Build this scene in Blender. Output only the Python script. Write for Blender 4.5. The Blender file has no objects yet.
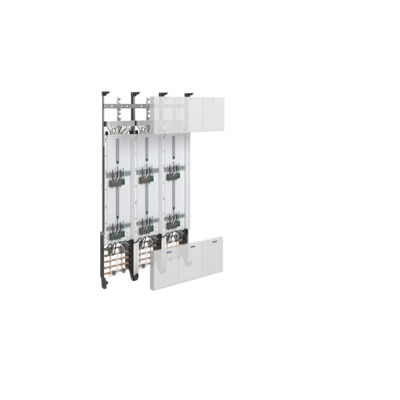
import bpy, bmesh, math, random
from mathutils import Vector, Matrix
random.seed(7)
S = bpy.context.scene
COL = S.collection

# ------------------------------------------------------------------ camera
A = math.radians(48.6)
FWD = Vector((math.cos(A), math.sin(A), 0))
cam_d = bpy.data.cameras.new('camera')
cam = bpy.data.objects.new('camera', cam_d)
COL.objects.link(cam)
cam.location = (-1.9562, -3.2213, 1.254)
cam.rotation_euler = (math.radians(90), 0, A - math.radians(90))
cam_d.sensor_width = 36.0
cam_d.lens = 543.0 / 400.0 * 36.0
cam_d.shift_y = -95.0 / 400.0
cam_d.clip_start = 0.05
cam_d.clip_end = 200
S.camera = cam

# ------------------------------------------------------------------ studio light
W = bpy.data.worlds.new('World')
S.world = W
W.use_nodes = True
wn, wl = W.node_tree.nodes, W.node_tree.links
wn.clear()
wo = wn.new('ShaderNodeOutputWorld')
bg = wn.new('ShaderNodeBackground')
tc = wn.new('ShaderNodeTexCoord')
dot = wn.new('ShaderNodeVectorMath'); dot.operation = 'DOT_PRODUCT'
dot.inputs[1].default_value = FWD
mr = wn.new('ShaderNodeMapRange'); mr.interpolation_type = 'SMOOTHSTEP'
mr.inputs['From Min'].default_value = -0.5
mr.inputs['From Max'].default_value = 0.15
mr.inputs['To Min'].default_value = 0.58      # dimmed behind the camera so left-facing sides come out darker
mr.inputs['To Max'].default_value = 1.02      # the white studio sweep behind the goods
wl.new(tc.outputs['Generated'], dot.inputs[0])
wl.new(dot.outputs['Value'], mr.inputs['Value'])
wl.new(mr.outputs['Result'], bg.inputs['Strength'])
bg.inputs['Color'].default_value = (1, 1, 1, 1)
wl.new(bg.outputs[0], wo.inputs[0])

def area(name, loc, target, size, power, col=(1, 1, 1)):
    d = bpy.data.lights.new(name, 'AREA')
    d.shape = 'SQUARE'; d.size = size; d.energy = power; d.color = col
    o = bpy.data.objects.new(name, d); COL.objects.link(o)
    o.location = loc
    o.rotation_euler = (Vector(target) - Vector(loc)).to_track_quat('-Z', 'Y').to_euler()
    return o
area('key_softbox', (2.3, -3.6, 2.6), (0.45, 0, 0.7), 1.6, 84)

S.view_settings.view_transform = 'Standard'
S.view_settings.look = 'None'
S.view_settings.exposure = 0
S.view_settings.gamma = 1
S.cycles.transparent_max_bounces = 32
S.cycles.max_bounces = 8

# ------------------------------------------------------------------ materials
def mat(name, col, rough=0.5, metal=0.0, var=0.05, scale=60.0, bump=0.0, alpha=1.0, stretch=(1, 1, 1), spec=0.4):
    m = bpy.data.materials.new(name)
    m.use_nodes = True
    n, l = m.node_tree.nodes, m.node_tree.links
    p = n['Principled BSDF']
    p.inputs['Metallic'].default_value = metal
    p.inputs['Specular IOR Level'].default_value = spec
    p.inputs['Alpha'].default_value = alpha
    t = n.new('ShaderNodeTexCoord')
    mp = n.new('ShaderNodeMapping'); mp.inputs['Scale'].default_value = stretch
    nz = n.new('ShaderNodeTexNoise'); nz.inputs['Scale'].default_value = scale; nz.inputs['Detail'].default_value = 5
    l.new(t.outputs['Object'], mp.inputs[0]); l.new(mp.outputs[0], nz.inputs['Vector'])
    r = n.new('ShaderNodeMapRange')
    r.inputs['From Min'].default_value = 0.3; r.inputs['From Max'].default_value = 0.7
    r.inputs['To Min'].default_value = 1 - var; r.inputs['To Max'].default_value = 1 + var
    l.new(nz.outputs['Fac'], r.inputs['Value'])
    mx = n.new('ShaderNodeVectorMath'); mx.operation = 'SCALE'
    mx.inputs[0].default_value = col
    l.new(r.outputs[0], mx.inputs['Scale'])
    l.new(mx.outputs[0], p.inputs['Base Color'])
    r2 = n.new('ShaderNodeMapRange')
    r2.inputs['To Min'].default_value = max(0.05, rough - 0.1); r2.inputs['To Max'].default_value = min(1, rough + 0.1)
    l.new(nz.outputs['Fac'], r2.inputs['Value']); l.new(r2.outputs[0], p.inputs['Roughness'])
    if bump:
        b = n.new('ShaderNodeBump'); b.inputs['Strength'].default_value = bump; b.inputs['Distance'].default_value = 0.001
        l.new(nz.outputs['Fac'], b.inputs['Height']); l.new(b.outputs[0], p.inputs['Normal'])
    return m

M = dict(
    steel=mat('galvanised_steel', (0.265, 0.27, 0.275), 0.5, 0.5, 0.16, 45, 0.1, stretch=(1, 1, 0.4)),
    bracket=mat('pressed_zinc', (0.50, 0.505, 0.51), 0.5, 0.4, 0.12, 70, 0.1),
    dark=mat('anthracite_plastic', (0.055, 0.058, 0.062), 0.5, 0, 0.2, 90, 0.15),
    black=mat('black_plastic', (0.022, 0.021, 0.021), 0.45, 0, 0.25, 90, 0.15),
    brownblack=mat('brown_black_holder', (0.032, 0.024, 0.020), 0.5, 0, 0.3, 60, 0.1),
    white=mat('white_powder_coat', (0.85, 0.855, 0.855), 0.5, 0, 0.015, 140, 0.05),
    plate=mat('pale_grey_plate', (0.775, 0.795, 0.815), 0.5, 0, 0.02, 50, 0.04),
    flange=mat('light_grey_flange', (0.77, 0.78, 0.795), 0.5, 0, 0.03, 60, 0.05),
    cream=mat('cream_edge', (0.79, 0.775, 0.75), 0.5, 0, 0.03, 60, 0.05),
    rail=mat('grey_rail', (0.33, 0.345, 0.37), 0.45, 0.3, 0.10, 40, 0.05),
    groove=mat('groove_grey', (0.37, 0.372, 0.39), 0.45, 0.2, 0.06, 40, 0.05),
    term=mat('grey_terminal', (0.78, 0.785, 0.785), 0.5, 0, 0.05, 60, 0.05),
    termdark=mat('terminal_slot', (0.46, 0.465, 0.47), 0.6, 0, 0.1, 60),
    olive=mat('olive_block', (0.135, 0.128, 0.098), 0.5, 0, 0.3, 120, 0.1),
    brown=mat('grey_brown_block', (0.150, 0.138, 0.125), 0.5, 0, 0.3, 120, 0.1),
    greygreen=mat('grey_green_block', (0.095, 0.115, 0.098), 0.5, 0, 0.3, 120, 0.1),
    green=mat('green_terminal', (0.045, 0.125, 0.09), 0.45, 0, 0.2, 90, 0.1),
    wblack=mat('black_wire', (0.035, 0.035, 0.037), 0.45, 0, 0.2, 60),
    wbrown=mat('brown_wire', (0.09, 0.052, 0.035), 0.45, 0, 0.2, 60),
    wgrey=mat('grey_wire', (0.20, 0.20, 0.205), 0.45, 0, 0.15, 60),
    wteal=mat('teal_wire', (0.06, 0.27, 0.29), 0.45, 0, 0.15, 60),
    wblue=mat('pale_blue_wire', (0.38, 0.58, 0.68), 0.45, 0, 0.1, 60),
    wwhite=mat('white_wire', (0.78, 0.78, 0.76), 0.45, 0, 0.05, 60),
    wyellow=mat('yellow_green_wire', (0.46, 0.46, 0.32), 0.45, 0, 0.1, 60),
    copper=mat('copper_bar', (0.58, 0.375, 0.25), 0.42, 0.5, 0.10, 30, 0.05, stretch=(0.25, 1, 1)),
    brass=mat('brass_rod', (0.66, 0.52, 0.38), 0.4, 0.5, 0.1, 50),
    nickel=mat('nickel_clamp', (0.30, 0.31, 0.31), 0.38, 0.6, 0.15, 70, 0.08),
    rimclear=mat('clear_rim', (0.80, 0.80, 0.80), 0.5, 0, 0.012, 25, 0.03, alpha=0.34),
    coversolid=mat('white_cover_door', (0.75, 0.75, 0.75), 0.5, 0, 0.012, 25, 0.03, alpha=0.86),
    side=mat('shaded_cover_side', (0.62, 0.62, 0.62), 0.5, 0, 0.012, 25, 0.03, alpha=0.72),  # darker than the cover: shade of the left side put into its colour
    wslate=mat('slate_wire', (0.10, 0.15, 0.17), 0.45, 0, 0.15, 60),
    wpale=mat('pale_grey_wire', (0.55, 0.62, 0.66), 0.45, 0, 0.1, 60),
    tag=mat('grey_marker', (0.42, 0.42, 0.40), 0.5, 0, 0.1, 90),
    cover=mat('translucent_white_cover', (0.755, 0.755, 0.755), 0.5, 0, 0.012, 25, 0.03, alpha=0.64),
    handle=mat('grey_recess_handle', (0.12, 0.12, 0.13), 0.5, 0, 0.1, 90),
    bluehandle=mat('blue_grey_handle', (0.15, 0.15, 0.25), 0.5, 0, 0.1, 90),
)

# ------------------------------------------------------------------ mesh helpers
class Mesh:
    def __init__(s): s.bm = bmesh.new()
    def box(s, x0, x1, y0, y1, z0, z1, bev=0.0, seg=1):
        r = bmesh.ops.create_cube(s.bm, size=1, matrix=Matrix.Translation(((x0+x1)/2, (y0+y1)/2, (z0+z1)/2)) @ Matrix.Diagonal((x1-x0, y1-y0, z1-z0, 1)))
        if bev:
            es = list({e for v in r['verts'] for e in v.link_edges})
            bmesh.ops.bevel(s.bm, geom=es, offset=bev, segments=seg, affect='EDGES', profile=0.5)
        return s
    def prism(s, pts, axis, a, b, bev=0.0):
        # polygon pts in the plane across `axis` (x: (y,z), y: (x,z), z: (x,y)), from a to b
        def P(p, t):
            return {'x': (t, p[0], p[1]), 'y': (p[0], t, p[1]), 'z': (p[0], p[1], t)}[axis]
        v0 = [s.bm.verts.new(P(p, a)) for p in pts]
        f = s.bm.faces.new(v0)
        r = bmesh.ops.extrude_face_region(s.bm, geom=[f])
        nv = [g for g in r['geom'] if isinstance(g, bmesh.types.BMVert)]
        d = Vector(P((0, 0), b)) - Vector(P((0, 0), a))
        bmesh.ops.translate(s.bm, verts=nv, vec=d)
        if bev:
            es = list({e for v in v0 + nv for e in v.link_edges})
            bmesh.ops.bevel(s.bm, geom=es, offset=bev, segments=1, affect='EDGES')
        return s
    def cyl(s, c, axis, r, h, n=16, r2=None, bev=0.0):
        q = Vector((0, 0, 1)).rotation_difference(Vector(axis)).to_matrix().to_4x4()
        k = bmesh.ops.create_cone(s.bm, cap_ends=True, segments=n, radius1=r, radius2=r if r2 is None else r2, depth=h, matrix=Matrix.Translation(c) @ q)
        for f in {f for v in k['verts'] for f in v.link_faces}:
            if len(f.verts) == 4: f.smooth = True
        return s
    def ring(s, c, axis, R, r, n=20, m=8):
        q = Vector((0, 0, 1)).rotation_difference(Vector(axis))
        vs = []
        for i in range(n):
            t = 2*math.pi*i/n
            row = []
            for j in range(m):
                u = 2*math.pi*j/m
                p = Vector(((R + r*math.cos(u))*math.cos(t), (R + r*math.cos(u))*math.sin(t), r*math.sin(u)))
                row.append(s.bm.verts.new(q @ p + Vector(c)))
            vs.append(row)
        for i in range(n):
            for j in range(m):
                f = s.bm.faces.new((vs[i][j], vs[(i+1) % n][j], vs[(i+1) % n][(j+1) % m], vs[i][(j+1) % m]))
                f.smooth = True
        return s
    def tube(s, pts, r, n=8, sub=6):
        P = [Vector(p) for p in pts]
        Q = []
        for i in range(len(P)-1):
            p0 = P[i-1] if i else P[0]*2 - P[1]
            p1, p2 = P[i], P[i+1]
            p3 = P[i+2] if i+2 < len(P) else P[-1]*2 - P[-2]
            for k in range(sub):
                t = k/sub
                Q.append(0.5*((2*p1) + (p2-p0)*t + (2*p0-5*p1+4*p2-p3)*t*t + (3*p1-p0-3*p2+p3)*t**3))
        Q.append(P[-1])
        rings = []
        u = None
        for i, q in enumerate(Q):
            d = (Q[min(i+1, len(Q)-1)] - Q[max(i-1, 0)]).normalized()
            if u is None:
                u = d.orthogonal().normalized()
            u = (u - d*u.dot(d)).normalized()
            w = d.cross(u)
            rings.append([s.bm.verts.new(q + r*(math.cos(2*math.pi*j/n)*u + math.sin(2*math.pi*j/n)*w)) for j in range(n)])
        for a, b in zip(rings, rings[1:]):
            for j in range(n):
                f = s.bm.faces.new((a[j], a[(j+1) % n], b[(j+1) % n], b[j])); f.smooth = True
        s.bm.faces.new(rings[0][::-1]); s.bm.faces.new(rings[-1])
        return s
    def sheet(s, xs, zs, holes, y0, y1):
        # a plate with real holes: cells (i, j) in `holes` are left out
        V = {}
        def v(i, j):
            if (i, j) not in V: V[(i, j)] = s.bm.verts.new((xs[i], y0, zs[j]))
            return V[(i, j)]
        fs = []
        for i in range(len(xs)-1):
            for j in range(len(zs)-1):
                if (i, j) in holes: continue
                fs.append(s.bm.faces.new((v(i, j), v(i+1, j), v(i+1, j+1), v(i, j+1))))
        r = bmesh.ops.extrude_face_region(s.bm, geom=fs)
        bmesh.ops.translate(s.bm, verts=[g for g in r['geom'] if isinstance(g, bmesh.types.BMVert)], vec=(0, y1-y0, 0))
        return s
    def build(s, name, m, parent=None):
        bmesh.ops.recalc_face_normals(s.bm, faces=s.bm.faces)
        me = bpy.data.meshes.new(name); s.bm.to_mesh(me); s.bm.free()
        me.materials.append(M[m])
        o = bpy.data.objects.new(name, me); COL.objects.link(o)
        if parent: o.parent = parent
        return o

def thing(name, label, cat, loc=(0, 0, 0), group=None):
    o = bpy.data.objects.new(name, None); COL.objects.link(o)
    o.empty_display_size = 0.05
    o.location = loc; o['label'] = label; o['category'] = cat
    if group: o['group'] = group
    return o

KIDS = {}
def copy_tree(o, parent=None):
    c = o.copy(); COL.objects.link(c)
    if parent: c.parent = parent
    for ch in list(o.children): copy_tree(ch, c)
    return c

def roundrect(x0, x1, z0, z1, r, n=6):
    pts = []
    for cx, cz, a0 in ((x1-r, z1-r, 0), (x0+r, z1-r, 90), (x0+r, z0+r, 180), (x1-r, z0+r, 270)):
        for k in range(n+1):
            a = math.radians(a0 + 90*k/n)
            pts.append((cx + r*math.cos(a), cz + r*math.sin(a)))
    return pts

PITCH = 0.25
def loosen(root, amp):
    # every bay is wired by hand: each wire of a copied unit gets its own sway
    for o in root.children:
        if not o.name.startswith('wire'): continue
        o.data = o.data.copy()
        a, b, ph, k = random.uniform(-amp, amp), random.uniform(-amp, amp)*.6, random.uniform(0, 6.28), random.uniform(40, 90)
        for v in o.data.vertices:
            v.co.x += a*math.sin(ph + v.co.z*k); v.co.y -= abs(b)*(.5+.5*math.sin(ph*2 + v.co.z*k))
            v.co.z += b*math.sin(ph)
# ================================================================== the frame
fr = thing('mounting_frame', 'grey steel mounting frame of four posts with black top hooks and black feet', 'frame')
for i in range(4):
    x = i*PITCH
    m = Mesh()
    if i == 0:
        m.box(x+.000, x+.011, 0.001, .014, .30, 1.334, .0015)
    else:                                   # open C profile: dark hollow side towards the left
        m.box(x+.000, x+.016, .0005, .004, .06, 1.334, .0006)
        m.box(x+.010, x+.016, .004, .022, .06, 1.334, .0006)
        m.box(x-.004, x+.016, .022, .026, .06, 1.334, .0006)
    post = m.build('post', 'steel', fr)
    if i:
        d = Mesh()
        d.box(x-.003, x+.010, .0042, .0218, .30, 1.332)  # dark fill: the hollow's shade put into colour
        for k in range(14):                 # slots down the shaded hollow
            z = 1.315 - k*.013
            d.box(x-.0042, x-.003, .008, .018, z-.004, z+.002)
        d.build('hollow_shade', 'dark', post)
    else:
        d = Mesh()
        d.box(.0048, .0108, -.003, .0006, .388, .97, .0006)  # dark strip in place of the shaded gap between post and panel
        d.build('gap_shade_strip', 'dark', post)
        d = Mesh()                          # small clip on the outer side of the edge post
        d.box(-.0035, -.0002, .003, .013, .688, .714, .001)
        d.build('side_clip', 'bracket', post)
    # black hook on the top, reaching forward
    h = Mesh()
    hb_ = .012 if i == 0 else .027
    h.prism([(hb_, 1.346), (-.060, 1.346), (-.062, 1.339), (-.048, 1.336), (-.044, 1.328), (-.034, 1.334), (-.022, 1.333), (-.016, 1.318), (.000, 1.316), (hb_, 1.322)], 'x', x-.004, x+.017, .0012)
    h.cyl((x-.0045, -.006, 1.336), (1, 0, 0), .006, .004, 12)
    hook = h.build('top_hook', 'black', post)
    b = Mesh(); b.cyl((x-.0075, -.006, 1.336), (1, 0, 0), .0032, .003, 10)
    b.build('bolt', 'bracket', hook)
    # lower leg and hooked foot
    if i == 0:
        l = Mesh()
        l.box(-.003, .005, .000, .034, .072, .37, .002)
        l.box(.0052, .0125, .004, .032, .072, .37, .002)
        l.box(-.0046, -.0032, .012, .022, .09, .36)
        leg = l.build('lower_leg', 'dark', post)
        c = Mesh(); c.box(-.005, .013, -.004, .032, .362, .384, .002)
        c.build('leg_collar', 'steel', post)
    f = Mesh()
    if i == 0:
        f.prism([(.030, .072), (-.004, .072), (-.020, .052), (-.022, .004), (-.014, -.002), (.006, -.002), (.020, .006)], 'x', x+.001, x+.016, .0015)
        f.box(x+.002, x+.018, -.040, -.0205, .036, .054, .002)
        f.box(x-.0005, x+.001, -.004, .012, .012, .058)
    else:
        f.prism([(.056, .083), (.020, .083), (.020, .066), (.004, .040), (-.010, .034), (-.024, .040), (-.030, .054), (-.044, .050), (-.046, .036), (-.036, .014), (-.016, .001), (.010, -.001), (.024, .008), (.034, .034)], 'x', x-.006, x+.014, .0015)
        f.cyl((x-.0075, -.002, .018), (1, 0, 0), .0135, .006, 16)
        f.cyl((x+.004, -.037, .047), (0.1, -.5, .86), .008, .020, 12)
    foot = f.build('foot', 'dark' if i == 0 else 'black', post)
    if i:
        b = Mesh(); b.cyl((x-.0115, -.002, .018), (1, 0, 0), .0055, .004, 12)
        b.build('bolt', 'bracket', foot)

# crossbar: a strip with real holes, in two lengths, overlapping the posts
xs, holes = [0.006], set()
def add_hole(x, w):
    xs.extend([x-w/2, x+w/2]); holes.add((len(xs)-2-0, 1))
for i in range(3):
    for hx, w in ((.070, .012), (.150, .008), (.196, .012)):
        xs.append(i*PITCH + hx - w/2); holes.add((len(xs)-1, 1)); xs.append(i*PITCH + hx + w/2)
xs.append(.762)
cb = Mesh().sheet(xs, [1.230, 1.241, 1.2505, 1.262], holes, -.0045, -.0008)
cb.box(.006, .762, -.0008, .012, 1.2582, 1.262)
cross = cb.build('crossbar', 'steel', fr)
for i in range(4):
    b = Mesh()
    b.cyl((i*PITCH+.006, -.006, 1.2465), (0, -1, 0), .0048, .004, 12)
    b.build('bolt', 'bracket', cross)

# white strips that run down past the panels to the feet
for i in (1, 2):
    x = i*PITCH
    m = Mesh(); m.box(x-.0005, x+.045, -.004, -.0002, .034, .2855, .0012)
    m.box(x+.0170, x+.045, -.0001, .010, .034, .2850, .0012)
    m.box(x+.0225, x+.027, -.0065, -.0041, .04, .284, .0008)
    m.build('lower_strip', 'white', fr)
for i in (1, 2):
    x = i*PITCH
    m = Mesh()
    m.box(x-.0128, x+.0006, -.0035, -.0004, .2865, 1.0465, .0006)
    m.box(x+.0008, x+.0118, -.0060, -.0004, .2870, 1.0460, .0010)
    m.build('post_cover', 'flange', fr)
m = Mesh()
m.box(.7372, .7655, -.0035, -.0004, .2865, 1.0465, .0006)
m.box(.7658, .7810, -.0060, .022, .2870, 1.0470, .0010)
m.build('post_cover', 'flange', fr)

# ================================================================== meter panel (one field)
PG = 'meter panels side by side on the frame'
mp = thing('meter_panel', 'leftmost white meter panel, beside the outer edge post, with a grey-brown upper terminal block', 'meter panel', (0, 0, .285), PG)
def P(name, m, mk, parent=None):
    o = m.build(name, mk, parent or mp)
    if (parent or mp) is mp:
        o.location.z = -.285
    return o
m = Mesh()
m.box(.0195, .2362, .012, .024, .2852, 1.0478, .0008)
m.box(.228, .2365, -.001, .012, .2860, 1.0470, .0008)        # fold on the right of the tray
back = P('back_tray', m, 'white')
# flange with round and slotted holes on the left margin
hz = [1.02, 1.006, .905, .80, .785, .672, .560, .548, .44, .345]
zs, hs = [.286], set()
for z in sorted(hz):
    zs.append(z-.0042); hs.add((1, len(zs)-1)); zs.append(z+.0042)
zs.append(1.047)
m = Mesh().sheet([.0115, .0195, .0260, .0305], zs, hs, .001, .0045)
P('side_flange', m, 'white')
m = Mesh(); m.box(.0185, .0265, .006, .0118, .2865, 1.0465)  # dark sheet paints the shade inside the flange holes
P('dark_hole_backing', m, 'dark')
m = Mesh()
m.box(.0310, .2278, .0035, .0118, .2856, 1.0200, .0008)
P('front_plate', m, 'white')
m = Mesh(); m.box(.0308, .2368, -.010, .0115, 1.0365, 1.0475, .0025, 2)
lip = P('top_lip', m, 'cream')
m = Mesh(); m.box(.0310, .2277, -.0035, .0114, 1.0205, 1.0362, .001)
m.build('lip_band', 'flange', lip)
for z0, z1, g0, g1 in ((.787, 1.020, .853, 1.021), (.424, .690, .470, .688)):
    m = Mesh(); m.box(.0335, .2130, .0005, .0034, z0, z1, .0008)
    pl = P('meter_plate', m, 'plate')
    m = Mesh()                                   # long mounting groove with raised lips
    m.box(.1080, .1268, -.0022, .0004, g0, g1, .0005)
    m.box(.1066, .1080, -.0030, .0004, g0, g1)
    m.box(.1268, .1278, -.0030, .0004, g0, g1)
    m.build('mounting_groove', 'groove', pl)
    m = Mesh(); m.cyl((.1175, -.004, g0+.004), (0, -1, 0), .0068, .007, 14)
    m.cyl((.1175, -.004, g0-.006), (0, -1, 0), .0045, .0071, 12)
    m.box(.115, .120, -.005, -.001, g0-.006, g0+.004)
    m.build('screw', 'dark', pl)

def wire(pts, r, mk): return P('wire', Mesh().tube(pts, r), mk)
BLOCKS = []
for zr, zb, first in ((.757, .695, True), (.392, .329, False)):
    # hat rail
    m = Mesh()
    hr = .028 if first else .024
    m.box(.030, .226, -.010, .0002, zr, zr+hr*.30, .0008)
    m.box(.030, .226, -.010, .0002, zr+hr*.70, zr+hr, .0008)
    m.box(.0302, .2258, -.004, .0002, zr+hr*.30, zr+hr*.70)
    P('hat_rail', m, 'rail')
    # terminal block: body of narrow modules, green earth terminal at its right end
    hb = .038 if first else .040
    m = Mesh()
    for k in range(6):
        x0 = .053 + k*.0142
        up = .0012 if k % 2 else 0
        m.box(x0+.0003, x0+.0139, -.020+up, .003, zb, zb+hb-up, .0012)
        m.cyl((x0+.0071, -.0205+up, zb+hb*.28), (0, -1, 0), .0034, .003, 10)
        m.box(x0+.0035, x0+.0105, -.0216+up, -.0198+up, zb+hb*.55, zb+hb*.85, .0006)
    m.box(.056, .136, -.012, .0031, zb-.007, zb+.001)
    tb = P('terminal_block', m, 'brown' if first else 'greygreen'); BLOCKS.append(tb)
    m = Mesh()
    for k in range(3):
        x0 = .1387 + k*.0086
        m.box(x0+.0003, x0+.0083, -.021+.002*(k % 2), .003, zb+.001, zb+hb+.003*(k == 2), .001)
        m.cyl((x0+.0043, -.0215+.002*(k % 2), zb+hb*.3), (0, -1, 0), .0028, .003, 10)
    m.build('earth_terminal', 'green', tb)
    for k in range(5):
        m = Mesh()
        x0 = .0600 + k*.0163
        m.box(x0, x0+.006, -.0232, -.0217, zb+hb*.60, zb+hb*.74, .0006)
        m.build('marker_tag', 'tag', tb)
    # lower plugs and white tails below the block
    for k, xx in enumerate((.078, .118, .140)):
        m = Mesh()
        m.box(xx-.004, xx+.004, -.012, .002, zb-.016, zb-.0075, .0012)
        P('plug', m, 'wwhite')
    # wires from the groove and rail down to the block
    T = zr+hr
    E = zb+hb-.004
    wire([(.1105, -.010, T+.044), (.1100, -.013, T+.022), (.1105, -.015, T+.004)], .0024, 'wblack')
    wire([(.0690, -.013, T+.022), (.0692, -.015, T+.004), (.0690, -.016, T-.020), (.0690, -.016, E)], .0030, 'wblack')
    wire([(.1060, -.013, T+.012), (.1062, -.015, T-.006), (.1058, -.017, T-.022), (.0990, -.018, E+.018), (.0860, -.018, E+.006), (.0810, -.017, E)], .0032, 'wblack')
    wire([(.1300, -.013, T+.018), (.1300, -.015, T-.002), (.1298, -.017, T-.022), (.1230, -.018, E+.016), (.1110, -.018, E+.005), (.1060, -.017, E)], .0032, 'wbrown' if first else 'wblack')
    wire([(.1420, -.012, T+.012), (.1420, -.015, T-.008), (.1400, -.017, E+.022), (.1310, -.018, E+.004), (.1280, -.017, E)], .0022, 'wgrey')
    wire([(.1560, -.013, T+.026), (.1562, -.015, T+.004), (.1560, -.016, T-.020), (.1560, -.016, E)], .0026, 'wteal')
    wire([(.1640, -.011, T-.004), (.1600, -.016, T-.022), (.1500, -.018, E+.008), (.1460, -.017, E)], .0026, 'wblue')
    wire([(.1180, -.013, T-.002), (.1182, -.016, T-.016), (.1150, -.019, E+.018), (.1000, -.020, E+.004), (.0960, -.021, zb+hb*.65)], .0026, 'wwhite')
    wire([(.0920, -.012, T-.010), (.0918, -.016, T-.022), (.0880, -.018, E+.010), (.0760, -.018, E)], .0024, 'wwhite')
# knockouts and little screws on the lower apron
for xx, zz in ((.040, .36), (.040, .33), (.046, .300), (.200, .352), (.204, .322), (.190, .297), (.218, .405), (.120, .298)):
    m = Mesh()
    m.cyl((xx, .003, zz), (0, -1, 0), .0032, .002, 10)
    P('apron_screw', m, 'rail')

panels = [mp]
for i, lab in ((1, 'middle white meter panel, standing between two others, with olive terminal blocks'),
               (2, 'rightmost white meter panel, under the translucent upper cover, with grey-green terminal blocks')):
    c = copy_tree(mp); c.location.x = i*PITCH; c['label'] = lab
    panels.append(c); loosen(c, .004)
def relink(o, mk):
    o.material_slots[0].link = 'OBJECT'; o.material_slots[0].material = M[mk]
for i, c in enumerate(panels[1:]):
    tb = sorted([o for o in c.children if o.name.startswith('terminal_block')], key=lambda o: min(v.co.z for v in o.data.vertices))
    relink(tb[1], ('olive', 'greygreen')[i]); relink(tb[0], ('olive', 'greygreen')[i])

# ================================================================== terminal strips above the panels
TG = 'terminal strips above the meter panels'
ts = thing('terminal_strip', 'grey terminal strip with toothed bracket, fully in the open above the leftmost panel', 'terminal strip', (0, 0, 0), TG)
m = Mesh()                                          # toothed bracket that the strip hangs from
out = [(.112, 1.085), (.112, 1.155), (.108, 1.158), (.108, 1.168), (.113, 1.172), (.113, 1.215), (.110, 1.218), (.110, 1.286), (.113, 1.290), (.113, 1.312),
       (.122, 1.312), (.124, 1.302), (.133, 1.298), (.136, 1.288), (.126, 1.282), (.126, 1.274), (.138, 1.272), (.138, 1.264), (.128, 1.262), (.128, 1.230),
       (.137, 1.226), (.137, 1.216), (.127, 1.210), (.127, 1.202), (.136, 1.198), (.136, 1.188), (.126, 1.182), (.126, 1.166), (.134, 1.162), (.139, 1.150), (.139, 1.085)]
out = [(a+.006, b) for a, b in out]
m.prism(out, 'y', .004, .008)
for z in (1.296, 1.222, 1.193, 1.158):
    m.box(.133, .1425, -.010, .004, z-.0045, z+.0045, .0008)
for z in (1.30, 1.275, 1.205, 1.176):
    m.cyl((.125, .003, z), (0, -1, 0), .003, .003, 10)
m.build('toothed_bracket', 'bracket', ts)
m = Mesh()
m.box(.020, .250, .008, .016, 1.108, 1.138, .001)
m.box(.010, .019, -.010, .016, 1.106, 1.142, .0015)
strip_rail = m.build('strip_rail', 'dark', ts)
N = 13
for k in range(N):
    x0 = .0205 + k*.0176
    m = Mesh()
    t = .003*((k*5) % 3)
    m.box(x0+.0009, x0+.0167, -.020+t*.5, .0075, 1.104+t, 1.143, .0016)
    m.box(x0+.003, x0+.0146, -.0225+t*.5, -.0195+t*.5, 1.127, 1.139, .001)
    te = m.build('terminal', 'term', ts)
    m = Mesh()
    m.cyl((x0+.0088, -.0212+t*.5, 1.117), (0, -1, 0), .0030, .004, 10)
    m.box(x0+.0055, x0+.0121, -.0232+t*.5, -.0226+t*.5, 1.131, 1.136)
    m.build('clamp_screw', 'termdark', te)
def tw(name, pts, r, mk): return Mesh().tube(pts, r).build(name, mk, ts)
tw('wire', [(.028, -.010, 1.106), (.034, -.012, 1.090), (.052, -.008, 1.070), (.066, .000, 1.046)], .0032, 'wgrey')
tw('wire', [(.062, -.010, 1.108), (.062, -.014, 1.096), (.070, -.012, 1.080), (.070, -.002, 1.046)], .0034, 'wyellow')
tw('wire', [(.080, -.010, 1.108), (.090, -.016, 1.096), (.094, -.012, 1.078), (.088, -.002, 1.046)], .0034, 'wyellow')
tw('wire', [(.150, -.010, 1.108), (.140, -.014, 1.094), (.128, -.010, 1.072), (.122, .000, 1.046)], .0034, 'wgrey')
tw('wire', [(.172, -.010, 1.108), (.160, -.014, 1.092), (.140, -.012, 1.070), (.132, .000, 1.046)], .0036, 'wwhite')
tw('wire', [(.190, -.010, 1.108), (.178, -.014, 1.090), (.154, -.012, 1.070), (.144, .000, 1.046)], .0036, 'wgrey')
tw('wire', [(.208, -.010, 1.108), (.196, -.014, 1.092), (.168, -.012, 1.072), (.156, .000, 1.046)], .0034, 'wwhite')
tw('wire', [(.226, -.010, 1.108), (.216, -.014, 1.094), (.190, -.012, 1.076), (.168, .000, 1.046)], .0030, 'wyellow')
Mesh().ring((.078, -.012, 1.078), (.3, -1, .2), .016, .0045).build('cable_gland', 'wyellow', ts)
tw('wire', [(.098, -.008, 1.106), (.104, -.014, 1.092), (.110, -.012, 1.072), (.112, .000, 1.046)], .0040, 'wwhite')
tw('wire', [(.142, -.002, 1.106), (.134, -.006, 1.092), (.108, -.008, 1.070), (.098, .000, 1.046)], .0036, 'wpale')
tw('wire', [(.046, -.008, 1.106), (.050, -.012, 1.090), (.058, -.010, 1.070), (.058, .000, 1.046)], .0034, 'wpale')
tw('wire', [(.236, -.008, 1.106), (.228, -.014, 1.090), (.206, -.012, 1.074), (.184, .000, 1.046)], .0036, 'wgrey')
for xx in (.062, .094, .148):
    m = Mesh(); m.cyl((xx, .002, 1.052), (0, 0, 1), .0085, .012, 12); m.cyl((xx, .002, 1.061), (0, 0, 1), .0062, .008, 6)
    m.build('cable_nipple', 'term', ts)
m = Mesh(); m.prism([(.100, 1.103), (.150, 1.103), (.140, 1.088), (.134, 1.060), (.118, 1.060), (.112, 1.086)], 'y', -.006, .003, .001)
m.build('funnel_plate', 'bracket', ts)
for xx, rr in ((.032, .011), (.243, .010), (.226, .007)):
    m = Mesh()
    m.cyl((xx, .004, 1.058), (0, 0, 1), rr, .020, 14)
    m.cyl((xx, .004, 1.0705), (0, 0, 1), rr, .005, 14, rr*.5)
    m.build('black_knob', 'black', ts)
for i, lab in ((1, 'grey terminal strip above the middle panel, cut by the edge of the upper cover'),
               (2, 'grey terminal strip above the rightmost panel, seen faintly through the upper cover')):
    c = copy_tree(ts); c.location.x = i*PITCH; c['label'] = lab; loosen(c, .004)

# ================================================================== busbar units below the panels
BG = 'busbar units under the meter panels'
bu = thing('busbar_unit', 'leftmost busbar unit, five bare copper bars wholly in the open', 'busbar unit', (0, 0, .06), BG)
def BP(name, m, mk, parent=None):
    o = m.build(name, mk, parent or bu)
    if parent is None: o.location.z = -.06
    return o
ZB = (.2515, .2105, .1690, .1275, .0865)
for z in ZB:
    m = Mesh(); m.box(.018, .234, .022, .036, z-.0054, z+.0054, .0012)
    BP('busbar', m, 'copper')
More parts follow.
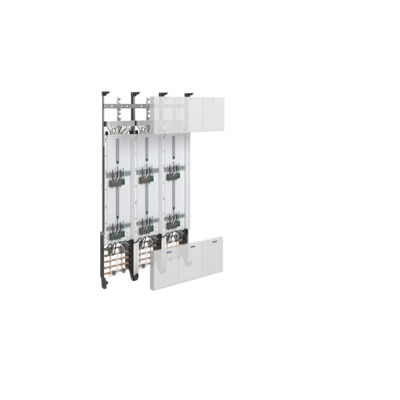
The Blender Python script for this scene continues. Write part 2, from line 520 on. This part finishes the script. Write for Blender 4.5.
# black holder at the right end, seen from its inner side
m = Mesh()
m.box(.234, .248, .004, .084, .078, .268, .002)
for z in ZB:
    m.box(.226, .234, .018, .044, z-.010, z+.010, .0015)
for k in range(4):
    z = (ZB[k]+ZB[k+1])/2
    m.box(.2325, .234, .012, .078, z-.0016, z+.0016)
hd = BP('busbar_holder', m, 'brownblack')
m = Mesh()
m.box(.202, .2362, -.022, .070, .264, .284, .002)
m.box(.196, .216, -.028, -.004, .270, .292, .002)
m.box(.222, .234, -.030, -.006, .276, .302, .002)
m.box(.212, .230, -.034, -.022, .256, .276, .0015)
m.box(.205, .213, -.024, -.008, .284, .300, .0015)
m.build('holder_head', 'black', hd)
# slim holder at the left end
m = Mesh()
m.box(.0155, .0215, .022, .044, .075, .272, .0015)
BP('left_holder', m, 'dark')
# brass rods and the knobs on the lowest bar
for xx, z1 in ((.070, .270), (.164, .262)):
    m = Mesh()
    m.box(xx-.0042, xx+.0042, .0165, .0205, .078, z1, .001)
    for z in ZB:
        m.box(xx-.0085, xx+.0085, .0145, .0215, z-.0085, z+.0085, .0012)
        m.cyl((xx, .013, z), (0, -1, 0), .0046, .004, 10)
    BP('brass_rod', m, 'brass')
for xx, z in ((.098, .0860), (.178, .0870)):
    m = Mesh()
    m.cyl((xx, .016, z), (0, -1, 0), .0135, .018, 16)
    m.box(xx-.008, xx+.008, .0065, .0255, z-.019, z+.004, .001)
    m.cyl((xx, .003, z), (0, -1, 0), .0075, .010, 6)
    kn = BP('clamp_knob', m, 'nickel')
m = Mesh().ring((.072, .016, .078), (0, -1, 0), .013, .0022)
BP('earth_loop', m, 'brass')
# connection clamps on the upper bars
def clamp(x, z, y=.012):
    m = Mesh()
    m.box(x-.0075, x+.0075, y-.010, y+.014, z-.012, z+.016, .0015)
    m.cyl((x, y-.012, z+.002), (0, -1, 0), .0048, .005, 10)
    m.box(x-.004, x+.004, y-.006, y+.006, z-.030, z-.012, .001)
    BP('bar_clamp', m, 'nickel')
clamp(.054, .254); clamp(.080, .256); clamp(.066, .238, .016)
for xx, zz in ((.040, .2105), (.052, .1690), (.038, .1275), (.094, .2105), (.186, .2105), (.200, .1690), (.188, .1275)):
    m = Mesh()
    m.box(xx-.006, xx+.006, .0165, .0375, zz-.0072, zz+.0072, .0012)
    m.cyl((xx, .0155, zz), (0, -1, 0), .0032, .003, 8)
    BP('bar_clip', m, 'nickel' if zz > .2 else 'brass')
clamp(.160, .254); clamp(.178, .262); clamp(.150, .240, .016)
def bw(pts, r, mk): BP('wire', Mesh().tube(pts, r), mk)
bw([(.002, -.012, .272), (.016, -.016, .276), (.034, -.018, .288), (.048, -.016, .298), (.060, -.012, .294), (.066, -.004, .276), (.066, .006, .258)], .0040, 'wblack')
bw([(.056, .004, .256), (.060, -.010, .278), (.068, -.012, .286), (.074, -.010, .270), (.068, .000, .246), (.056, .010, .214)], .0034, 'wgrey')
bw([(.080, .004, .262), (.080, -.010, .286), (.088, -.012, .300), (.098, -.010, .290), (.098, .000, .256), (.094, .010, .212)], .0036, 'wblack')
bw([(.044, .004, .226), (.050, -.004, .244), (.052, .002, .258)], .0034, 'wbrown')
bw([(.116, .002, .296), (.128, -.012, .284), (.144, -.014, .270), (.160, -.006, .254), (.166, .002, .232)], .0034, 'wwhite')
bw([(.128, .002, .298), (.140, -.014, .286), (.158, -.016, .270), (.176, -.008, .254), (.184, .004, .226)], .0034, 'wblack')
bw([(.142, .000, .298), (.156, -.014, .288), (.172, -.016, .274), (.190, -.008, .258), (.200, .004, .236)], .0032, 'wgrey')
bw([(.154, .000, .296), (.166, -.016, .286), (.182, -.018, .272), (.200, -.012, .258)], .0034, 'wslate')
bw([(.164, .000, .294), (.178, -.016, .286), (.194, -.020, .274), (.208, -.020, .264)], .0032, 'wpale')
bw([(.172, .000, .296), (.184, -.016, .292), (.196, -.020, .288), (.206, -.018, .284)], .0034, 'wblack')
bw([(.166, .002, .250), (.164, -.006, .236), (.156, .000, .222), (.154, .010, .212)], .0034, 'wbrown')
bw([(.232, -.024, .290), (.240, -.018, .280), (.247, -.014, .274), (.2525, -.012, .272)], .0040, 'wblack')
m = Mesh(); m.box(.108, .138, .0120, .0155, .072, .232, .0012)  # added translucent strip, imitates glare that fades the bars
BP('glare_strip', m, 'rimclear')
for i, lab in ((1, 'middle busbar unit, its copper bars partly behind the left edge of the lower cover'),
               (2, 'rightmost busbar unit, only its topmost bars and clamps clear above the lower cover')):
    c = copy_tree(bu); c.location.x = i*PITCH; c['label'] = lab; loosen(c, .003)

# ================================================================== the two translucent covers, pulled forward
def cover(name, label, x0, x1, z0, z1, handles):
    yf, dep, r = -.25, .046, .007
    t = thing(name, label, 'cover', ((x0+x1)/2, yf+dep, z0), None)
    off = Vector(t.location)
    def CP(nm, m, mk, parent=None):
        o = m.build(nm, mk, parent or t)
        if parent is None: o.location = -off
        return o
    # left side wall, then a clear lip round the other three sides, open towards the frame
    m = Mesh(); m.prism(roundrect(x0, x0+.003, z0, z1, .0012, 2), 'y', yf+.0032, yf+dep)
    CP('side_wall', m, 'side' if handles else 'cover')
    for a, b, c, d in ((x0+.0032, x1, z1-.003, z1), (x0+.0032, x1, z0, z0+.003), (x1-.003, x1, z0+.0032, z1-.0032)):
        m = Mesh(); m.box(a, b, yf+.0032, yf+dep*.6, c, d)
        CP('clear_lip', m, 'rimclear')
    w = (x1-x0)/3
    for k in range(3):
        a, b = x0+k*w+(.0010 if k else 0), x0+(k+1)*w-(.0010 if k < 2 else 0)
        pts = []
        full = roundrect(x0, x1, z0, z1, r)
        if k == 0: pts = [(b, z1)] + [p for p in full if p[0] < x0+r+1e-4] + [(b, z0)]
        elif k == 2:
            q = full[:7]; q2 = full[21:]
            pts = q + [(a, z1), (a, z0)] + q2
        else: pts = [(a, z0), (b, z0), (b, z1), (a, z1)]
        m = Mesh(); m.prism(pts, 'y', yf, yf+.003)
        door = CP('door_panel', m, 'coversolid' if k == 2 else 'cover')
        if handles:
            hx = a + w*.33
            m = Mesh(); m.prism(roundrect(hx+.036, hx+.080, z1-.0285, z1-.0205, .0035, 4), 'y', yf-.0022, yf-.0004)
            m.build('handle', 'bluehandle' if k == 0 else 'handle', door)
        else:
            hx = (a+b)/2
            m = Mesh(); m.box(hx-.010, hx+.012, yf-.003, yf-.0004, z1-.018, z1-.004, .001)
            m.build('latch', 'coversolid', door)
            m = Mesh(); m.box(hx-.014, hx+.016, yf-.0025, yf-.0004, z0+.001, z0+.006, .0008)
            m.build('lower_catch', 'flange', door)
    return t
cover('upper_cover', 'translucent white three-door cover before the frame top, without dark handles', .247, .911, 1.056, 1.312, False)
cover('lower_cover', 'translucent white three-door cover before the feet, a small dark handle on each door', .247, .896, -.008, .257, True)
